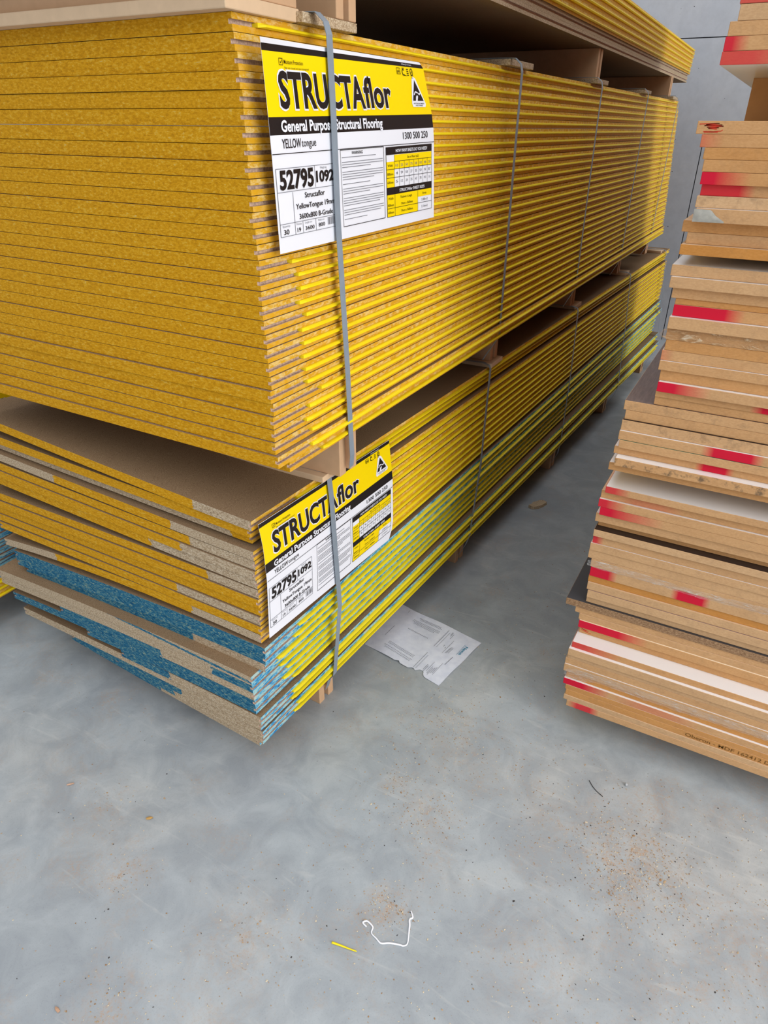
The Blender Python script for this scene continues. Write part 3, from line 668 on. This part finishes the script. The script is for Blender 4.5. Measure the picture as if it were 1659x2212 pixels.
RED = plain('red_marker', srgb(206, 60, 40), 0.7, 0.2)
BOARD = {}
STEP = {13: 1.5, 17: 2, 21: 1.2, 23: 3, 28: 2, 29: 2.5, 30: 1.5, 32: 2.2, 36: 2.5, 40: 3, 42: 1.2, 48: 1.5, 49: 2.0, 53: 1.5, 56: 1.4, 59: 1.4, 61: 1.6, 62: 1.2}
for n, (bid, x0, y0, zb, zt) in enumerate(RS):
    y0 -= min(.013, STEP.get(bid, 0) / 1000 * 1.22 / (1.2276 - zt)) if isinstance(bid, int) and bid > 11 else 0
    lk = LK[bid]; th = zt - zb
    wd_ = 1.2 + random.uniform(-.01, .01); L = 2.4
    cut = .0016
    v, f = boxvf(0, wd_, 0, L, 0, th - .0003)
    front = ROUGH if bid == 50 else MDFEDGE
    o = obj('mdf_board', v, f, [front, FACES[lk[2]], FACES['tan']], [1 if bid in ('e',) else 2, 1, 0, 0, 0, 0], None, (x0, y0, zb))
    bevel_obj(o, .0007)
    o['tone'] = float(max(0, lk[1])); o['grime'] = {32: .9, 28: .35, 26: .3, 7: .3, 8: .2}.get(bid, .12)
    for pre, sp in (('spray', lk[3]), ('spray2', lk[4] if len(lk) > 4 else None)):
        a, b_, c_, d_ = sp or (9, 9, .01, 0)
        o[pre + '_from'] = float(a - x0) if sp else 9.0; o[pre + '_to'] = float(b_ - x0) if sp else 9.0; o[pre + '_fade'] = float(c_); o[pre + '_amount'] = float(d_)
    if isinstance(bid, int):
        pos = 'topmost' if bid == 1 else ('lowest' if bid == 65 else ordn(bid) + ' down')
        lab = lk[0] + ', ' + pos + ' in right-hand stack'; grp = 'boards in the right-hand stack'
    else: lab = lk[0]; grp = 'boards in the raised pack at upper right'
    tag(o, lab, 'board', grp); BOARD[bid] = o
# the raised pack goes on, unseen: boards added above to shade the aisle
for k in range(18):
    v, f = boxvf(0, 1.2, 0, 2.4, 0, .0162)
    o = obj('mdf_board', v, f, [MDFEDGE, FACES['tan']], [1, 1, 0, 0, 0, 0], None, (.50 + random.uniform(-.01, .01), .458 + random.uniform(-.006, .006), 1.3942 + .0166 * k)); bevel_obj(o, .0007)
    o['tone'] = .4; o['grime'] = .1
    for pre in ('spray', 'spray2'): o[pre + '_from'] = 9.0; o[pre + '_to'] = 9.0; o[pre + '_fade'] = .01; o[pre + '_amount'] = 0.0
    tag(o, 'unseen plain board added to the raised pack for shade, %s above the pink-sprayed one' % ordn(k + 1), 'board', 'boards in the raised pack at upper right')

def spacer(x0, x1, y0, y1, z0, z1, lab, grp, mat):
    v, f = boxvf(0, x1 - x0, 0, y1 - y0, 0, z1 - z0); o = obj('bearer', v, f, mat, None, None, (x0, y0, z0)); bevel_obj(o, .0008); return tag(o, lab, 'bearer', grp)
ORAW = plain('mdf_raw_brown', srgb(196, 146, 96), 0.8, 0.2, 0.06, 30)
spacer(.515, 1.6, .77, .86, 1.2392, 1.3065, 'brown bearer in the gap of the right-hand stack, nearest the camera', 'bearers in the gap of the right-hand stack', ORAW)
spacer(.515, 1.6, 2.3, 2.39, 1.2392, 1.3065, 'brown bearer in the gap of the right-hand stack, far end', 'bearers in the gap of the right-hand stack', ORAW)
for (z0, z1, nm) in ((1.0371, 1.0541, 'upper narrow gap'), (.6265, .6629, 'lower wide gap')):
    for yy, q in ((.80, 'near'), (2.5, 'far')):
        spacer(.60, 1.5, yy, yy + .07, z0, z1, 'hidden %s bearer in the %s of the right-hand stack' % (q, nm), 'bearers in the narrow gaps of the right-hand stack', ORAW)
for yy, q in ((.56, 'nearest the camera'), (1.6, 'in the middle'), (2.6, 'at the far end')):
    spacer(.50, 1.55, yy, yy + .09, 0, .0828, 'floor bearer under the right-hand stack, ' + q, 'floor bearers under the right-hand stack', ORAW)

# crayon scribbles (worn into the edge of their boards)
def strokes(board, name, pts_list, wd, mat, lift=.0003):
    vv, ff = [], []
    for pts in pts_list:
        for (a, b_) in zip(pts[:-1], pts[1:]):
            dx, dz = b_[0] - a[0], b_[1] - a[1]; l = math.hypot(dx, dz) or 1; nx, nz = -dz / l * wd / 2, dx / l * wd / 2
            i = len(vv); vv += [(a[0] + nx, -lift, a[1] + nz), (a[0] - nx, -lift, a[1] - nz), (b_[0] - nx, -lift, b_[1] - nz), (b_[0] + nx, -lift, b_[1] + nz)]; ff.append((i, i + 1, i + 2, i + 3))
    return obj(name, vv, ff, mat, None, board)
rr = random.Random(5)
sc1 = []
zz = [(.003, .0125), (.030, .0135), (.012, .0120), (.034, .0115), (.010, .0105), (.036, .0100), (.014, .0085), (.030, .0080), (.016, .0070), (.028, .0062)]
sc1 = [zz, [(.010, .0030), (.024, .0028), (.034, .0038), (.036, .0052)], [(.011, .0022), (.030, .0024)]]
o = strokes(BOARD[1], 'crayon_scribble', sc1, .0011, RED)
strokes(BOARD[54], 'crayon_scribble', [[(.002, .013), (.012, .010), (.020, .009)], [(.004, .009), (.014, .006), (.026, .0045)], [(.006, .012), (.016, .007)]], .0012, RED)
# stamped lettering
INK = plain('stamp_ink', srgb(120, 84, 44), 0.8, 0.1)
def print_on(board, body, x, z, wd, hh, mat, off=0.0):
    vs, fs = text_quad(body, (x, z), (x + wd, z), (x + wd, z + hh), (x, z + hh), off)
    return obj('printed_lettering', [(a, -.0003, c) for (a, c) in vs], fs, mat, None, board)
print_on(BOARD[63], 'Oberon - MDF 162412 DS E', .255, .0035, .180, .0082, INK, .01)

# clear plastic film and torn paper clinging to some boards
def mk_film():
    t = NT('clear_film', 0.12, 0.6)
    t.b.inputs['Base Color'].default_value = srgb(232, 232, 228); t.b.inputs['Alpha'].default_value = 1
    f = t.noise(70, 4, 0.7, (0.5, 1, 3), 1.5); t.put(t.b.inputs['Alpha'], t.ramp(f, [(0.35, W1(0.06)), (0.55, W1(0.20)), (0.70, W1(0.6))])); t.bump(f, 0.9, 0.004); return t.m
def mk_torn():
    t = NT('torn_wrapping', 0.5, 0.3); f = t.noise(60, 4, 0.7, (0.6, 1, 2), 1.0)
    t.color(t.ramp(f, [(0.3, srgb(196, 150, 104)), (0.6, srgb(206, 168, 124)), (0.72, srgb(232, 216, 190))])); t.bump(f, 0.8, 0.003)
    t.put(t.b.inputs['Alpha'], t.ramp(f, [(0.45, W1(0.1)), (0.65, W1(0.85))])); return t.m
FILM = mk_film(); TORN = mk_torn()
GREYP = plain('grey_wrapping_paper', srgb(170, 168, 160), 0.6, 0.3, 0.25, 45)
def drape(board, name, poly_rows, mat, depth=.003, seed=1, sub=26):
    """poly_rows: list of (x, z_top, z_bottom) on the front of the board, local"""
    rn = random.Random(seed); vv, ff = [], []; R_ = 7
    n = sub
    xs = [p[0] for p in poly_rows]
    for i in range(n + 1):
        x = xs[0] + (xs[-1] - xs[0]) * i / n; zt = interp(x, xs, [p[1] for p in poly_rows]); zb = interp(x, xs, [p[2] for p in poly_rows])
        for j in range(R_):
            z = zt + (zb - zt) * j / (R_ - 1)
            dd = depth * (0.35 + abs(noise.noise(Vector((x * 60 + seed, z * 120, seed)))) * 1.6)
            vv.append((x, -dd, z))
    for i in range(n):
        for j in range(R_ - 1): a = i * R_ + j; ff.append((a, a + 1, a + R_ + 1, a + R_))
    return obj(name, vv, ff, mat, None, board, smooth=True)
drape(BOARD[44], 'plastic_film', [(-.006, .016, .004), (.02, .018, -.001), (.10, .0165, .002), (.20, .012, -.003), (.34, .016, .0), (.50, .013, .0)], FILM, .004, 2, 60)
drape(BOARD[59], 'plastic_film', [(.003, .004, -.006), (.012, .013, -.016), (.026, .016, -.022), (.045, .017, -.012), (.08, .018, -.002), (.20, .018, -.004), (.50, .018, .0)], FILM, .003, 4, 60)
drape(BOARD[18], 'torn_paper', [(-.010, .011, .006), (-.003, .018, .001), (.02, .0195, .0), (.09, .019, .0), (.16, .018, .001), (.30, .018, .002)], TORN, .003, 7, 50)
drape(BOARD[8], 'grey_paper', [(-.002, .0185, .0002), (.022, .018, .0004), (.030, .010, .0006), (.043, .0025, .0004)], GREYP, .0012, 9, 14)

# ================================================================ THINGS ON THE FLOOR
# torn A4 sheet, half under the lower pack
PAPER = NT('paper_invoice', 0.6, 0.3)
_f = PAPER.noise(40, 4); PAPER.color(PAPER.ramp(_f, [(0.3, srgb(214, 218, 232)), (0.7, srgb(232, 235, 245))])); PAPER = PAPER.m
def paper_pt(a, b, lift=0.0):
    # a: 0..1 along the long side from the hidden end to the free end, b: 0..1 across (near edge 0)
    A0 = Vector((-.103, .460)); A1 = Vector((.140, .414)); B1 = Vector((.174, .619)); B0 = Vector((-.092, .664))
    q = (A0 * (1 - a) + A1 * a) * (1 - b) + (B0 * (1 - a) + B1 * a) * b
    z = .0012 + .004 * math.sin(a * 5 + b * 2) ** 2 * (1 - a) + .0025 * math.sin(b * 6 + a * 3) ** 2
    return Vector((q.x, q.y, z + lift))
tear = {0.44: .0, .48: .025, .50: .0, .62: .0, .655: .045, .70: .028, .72: .062, .77: .075, .80: .02, .83: .0}
vv, ff = [], []; NA, NB = 60, 24
for lay in (0, 1):
    for i in range(NA + 1):
        a = i / NA
        b0 = interp(a, [0, .42, .47, .49, .60, .645, .68, .715, .76, .79, .82, 1], [0, 0, .03, .0, .005, .05, .02, .075, .085, .02, .0, 0])
        for j in range(NB + 1): vv.append(paper_pt(a, b0 + (1 - b0) * j / NB, -.0004 * lay))
for lay in (0, 1):
    for i in range(NA):
        for j in range(NB):
            k = lay * (NA + 1) * (NB + 1) + i * (NB + 1) + j; ff.append((k, k + 1, k + NB + 2, k + NB + 1))
po = obj('printed_paper', vv, ff, PAPER, None, None, smooth=True)
tag(po, 'torn white printed sheet of paper lying half under the lower pack', 'paper')
def on_paper(nm, mat, polys):
    vv, ff = [], []
    for pv, pf in polys:
        b = len(vv); vv += [paper_pt(a, c, .0006) for (a, c) in pv]; ff += [tuple(i + b for i in q) for q in pf]
    return obj(nm, vv, ff, mat, None, po)
def prect(a0, a1, b0, b1): return ([(a0, b0), (a1, b0), (a1, b1), (a0, b1)], [(0, 1, 2, 3)])
TEAL = plain('teal_print', srgb(30, 130, 160), 0.6, 0.2)
rn = random.Random(11)
pl = [prect(.640, .644, .06, .93), prect(.668, .671, .06, .90), prect(.12, .123, .30, .96), prect(.86, .863, .10, .34), prect(.78, .783, .10, .30), prect(.765, .768, .50, .80)]
for row, (b0, n_, s0) in enumerate([(.91, 18, .28), (.885, 18, .30), (.83, 22, .24), (.80, 22, .24), (.77, 17, .27), (.62, 17, .27), (.24, 22, .22), (.21, 22, .22), (.155, 24, .20), (.12, 22, .22)]):
    for i in range(n_):
        a = s0 + i * .0155
        if a < .62: pl.append(prect(a, a + .0045, b0 - .012, b0 + .010))
for (a, b0, b1) in [(.69, .86, .93), (.70, .84, .92), (.715, .80, .90), (.72, .62, .66), (.745, .60, .63), (.79, .52, .66), (.80, .54, .68), (.815, .55, .68), (.74, .10, .22), (.755, .08, .20), (.80, .08, .22), (.815, .06, .20), (.83, .10, .22), (.845, .12, .24)]:
    pl.append(prect(a, a + .004, b0, b1))
on_paper('grey_print', L_GRY, pl)
vs, fs = text_quad('Nexus', (.905, .80), (.905, .62), (.938, .62), (.938, .80), .02)
on_paper('teal_print', TEAL, [(vs, fs), prect(.892, .895, .60, .82)])
on_paper('black_print', L_BLK, [prect(.884 - .0, .889, .34 + .024 * i, .358 + .024 * i) for i in range(8)])
# smudges on the paper
def blob(cx, cy, r, z, n=14, sd=1):
    q = random.Random(sd); return [Vector((cx + r * (0.6 + .5 * q.random()) * math.cos(6.283 * i / n), cy + r * (0.6 + .5 * q.random()) * math.sin(6.283 * i / n), z)) for i in range(n)]

# white cord
CORD = [(.334, -.126), (.34, -.132), (.342, -.136), (.339, -.141), (.3435, -.150), (.348, -.162), (.354, -.179), (.35, -.186), (.342, -.188), (.326, -.194), (.314, -.201), (.303, -.198), (.291, -.194), (.288, -.184), (.277, -.18), (.272, -.181), (.269, -.186), (.278, -.189)]
def catmull(P, n=5):
    out = []
    for i in range(len(P) - 1):
        p0 = P[max(0, i - 1)]; p1 = P[i]; p2 = P[i + 1]; p3 = P[min(len(P) - 1, i + 2)]
        for k in range(n):
            t = k / n
            out.append(tuple(.5 * (2 * p1[d] + (-p0[d] + p2[d]) * t + (2 * p0[d] - 5 * p1[d] + 4 * p2[d] - p3[d]) * t * t + (-p0[d] + 3 * p1[d] - 3 * p2[d] + p3[d]) * t ** 3) for d in range(len(p1))))
    out.append(tuple(P[-1])); return out
def tube(name, pts, r, mat, m=6, flat=1.0):
    vv, ff = [], []
    pts = [Vector(p) for p in pts]
    for i, p in enumerate(pts):
        tg = (pts[min(len(pts) - 1, i + 1)] - pts[max(0, i - 1)]).normalized(); s = tg.cross(Vector((0, 0, 1))).normalized(); u = s.cross(tg)
        ri = r(i / (len(pts) - 1)) if callable(r) else r
        for k in range(m): a = 6.2832 * k / m; vv.append(p + s * math.cos(a) * ri + u * math.sin(a) * ri * flat)
    for i in range(len(pts) - 1):
        for k in range(m): ff.append((i * m + k, i * m + (k + 1) % m, (i + 1) * m + (k + 1) % m, (i + 1) * m + k))
    ff.append(tuple(range(m))); ff.append(tuple(len(vv) - m + k for k in range(m)))
    return obj(name, vv, ff, mat, None, None, smooth=True)
o = tube('cord', [(x, y, .0014) for x, y in catmull(CORD)], lambda t: .0011 + .0007 * abs(math.sin(t * 9)), plain('cord_white', srgb(240, 240, 244), 0.5, 0.3), 6, .7)
tag(o, 'bent length of thin white cord on the floor', 'cord')
o = tube('tongue_offcut', catmull([(.239, -.241, .0018), (.255, -.238, .0020), (.270, -.2355, .0018), (.284, -.233, .0016)]), lambda t: .0022 - .0012 * t, TONGUE, 6, .6)
tag(o, 'short yellow plastic sliver lying near the white cord', 'offcut')
o = tube('wire', catmull([(.545, .312, .001), (.555, .300, .0015), (.566, .292, .001), (.580, .285, .001)]), .0007, L_BLK, 5)
tag(o, 'thin black piece of wire on the floor, right of centre', 'wire')
# small solid bits
def lump(name, loc, size, mat, label, cat, sd):
    q = random.Random(sd); bm = bmesh.new(); bmesh.ops.create_icosphere(bm, subdivisions=2, radius=1)
    for v in bm.verts:
        k = .75 + .5 * abs(noise.noise(v.co * 1.7 + Vector((sd, 0, 0)))); v.co = Vector((v.co.x * size[0] * k, v.co.y * size[1] * k, max(-.8, v.co.z) * size[2] * k))
    me = bpy.data.meshes.new(name); bm.to_mesh(me); bm.free(); me.materials.append(mat)
    o = bpy.data.objects.new(name, me); C.objects.link(o); o.location = loc; o.rotation_euler = (0, 0, q.random() * 3); return tag(o, label, cat)
lump('pebble', (.617, .338, .0035), (.0042, .004, .004), plain('pebble_grey', srgb(176, 178, 180), .8, .2), 'small grey pebble in front of the right-hand stack', 'pebble', 2)
ol = [(-.020, -.034), (-.006, -.038), (.004, -.036), (.016, -.020), (.024, .006), (.026, .030), (.012, .037), (-.004, .030), (-.010, .012), (-.018, -.004), (-.015, -.016)]
nn = len(ol); o = obj('wood_chip', [(x, y, 0.0005) for x, y in ol] + [(x * .94, y * .94, .011) for x, y in ol], [tuple(range(nn)), tuple(range(nn, 2 * nn))] + [(i, (i + 1) % nn, nn + (i + 1) % nn, nn + i) for i in range(nn)], BARE, None, None, (.066, 1.452, 0), -.15)
tag(o, 'ragged chipboard offcut on the aisle floor between the stacks', 'wood chip')
lump('wood_splinter', (-.424, -.238, .002), (.0025, .009, .002), plain('splinter_pinkish', srgb(196, 160, 136), .8, .2), 'small pinkish splinter on the floor at lower left', 'splinter', 6)
lump('wood_splinter', (-.216, -.216, .002), (.007, .004, .002), plain('splinter_tan', srgb(190, 150, 90), .8, .2), 'curled tan shaving left of centre on the floor', 'splinter', 8)
lump('wood_splinter', (-.088, -.539, .002), (.003, .007, .0015), plain('splinter_orange', srgb(190, 152, 124), .8, .2), 'small orange splinter at the bottom left corner', 'splinter', 9)
lump('wood_splinter', (-.845, .20, .002), (.008, .006, .002), plain('splinter_ochre', srgb(200, 130, 50), .8, .2), 'orange fleck on the floor beyond the fanned sheets', 'splinter', 12)

# scattered sawdust and chips, far too many to count
q = random.Random(21); vv, ff, fm = [], [], []
cl = [(.655, .167, .06, 800), (.276, .067, .05, 240), (.296, -.139, .022, 160), (-.167, -.326, .03, 90), (.73, .16, .05, 200), (.263, .281, .09, 320), (.177, .103, .03, 70), (.659, .082, .03, 120),
      (-.316, -.237, .04, 60), (.098, -.313, .06, 140), (-.02, -.492, .05, 130), (.553, -.104, .08, 120), (.86, .10, .10, 160), (.51, .173, .08, 150), (.785, -.017, .07, 110), (.208, .298, .06, 160), (.28, .56, .10, 200), (.25, .9, .12, 150)]
pts = []
for (x, y, s, n_) in cl: pts += [(q.gauss(x, s), q.gauss(y, s)) for _ in range(n_)]
pts += [(q.uniform(-.9, 1.0), q.uniform(-.7, .75)) for _ in range(1500)] + [(q.uniform(.1, .9), q.uniform(-.35, .40)) for _ in range(1400)] + [(q.uniform(0, .42), q.uniform(.6, 2.8)) for _ in range(250)]
for (x, y) in pts:
    if y > .40 and x > .44: continue
    a = q.random() * 6.283; l = q.uniform(.0005, .0015) * (1 if q.random() > .04 else 1.7); wd_ = l * q.uniform(.25, .8); z = .0005; h = q.uniform(.0002, .0009)
    ca, sa = math.cos(a), math.sin(a); i = len(vv)
    for (u, v_, zz) in ((-l, -wd_, 0), (l, -wd_, 0), (l, wd_, 0), (-l, wd_, 0), (0, 0, h)): vv.append((x + u * ca - v_ * sa, y + u * sa + v_ * ca, z + zz))
    mm = q.choices([0, 1, 2, 3], [5, 4, .5, 2])[0]
    for t_ in ((0, 1, 4), (1, 2, 4), (2, 3, 4), (3, 0, 4), (3, 2, 1, 0)): ff.append(tuple(i + k for k in t_)); fm.append(mm)
sd = obj('sawdust', vv, ff, [plain('dust_tan', srgb(184, 158, 126), .9, .1), plain('dust_pale', srgb(212, 198, 172), .9, .1), plain('dust_dark', srgb(70, 64, 60), .9, .1), plain('dust_ochre', srgb(160, 126, 90), .9, .1)], fm)
tag(sd, 'tan sawdust and tiny wood chips scattered over the concrete floor', 'sawdust'); sd['kind'] = 'stuff'
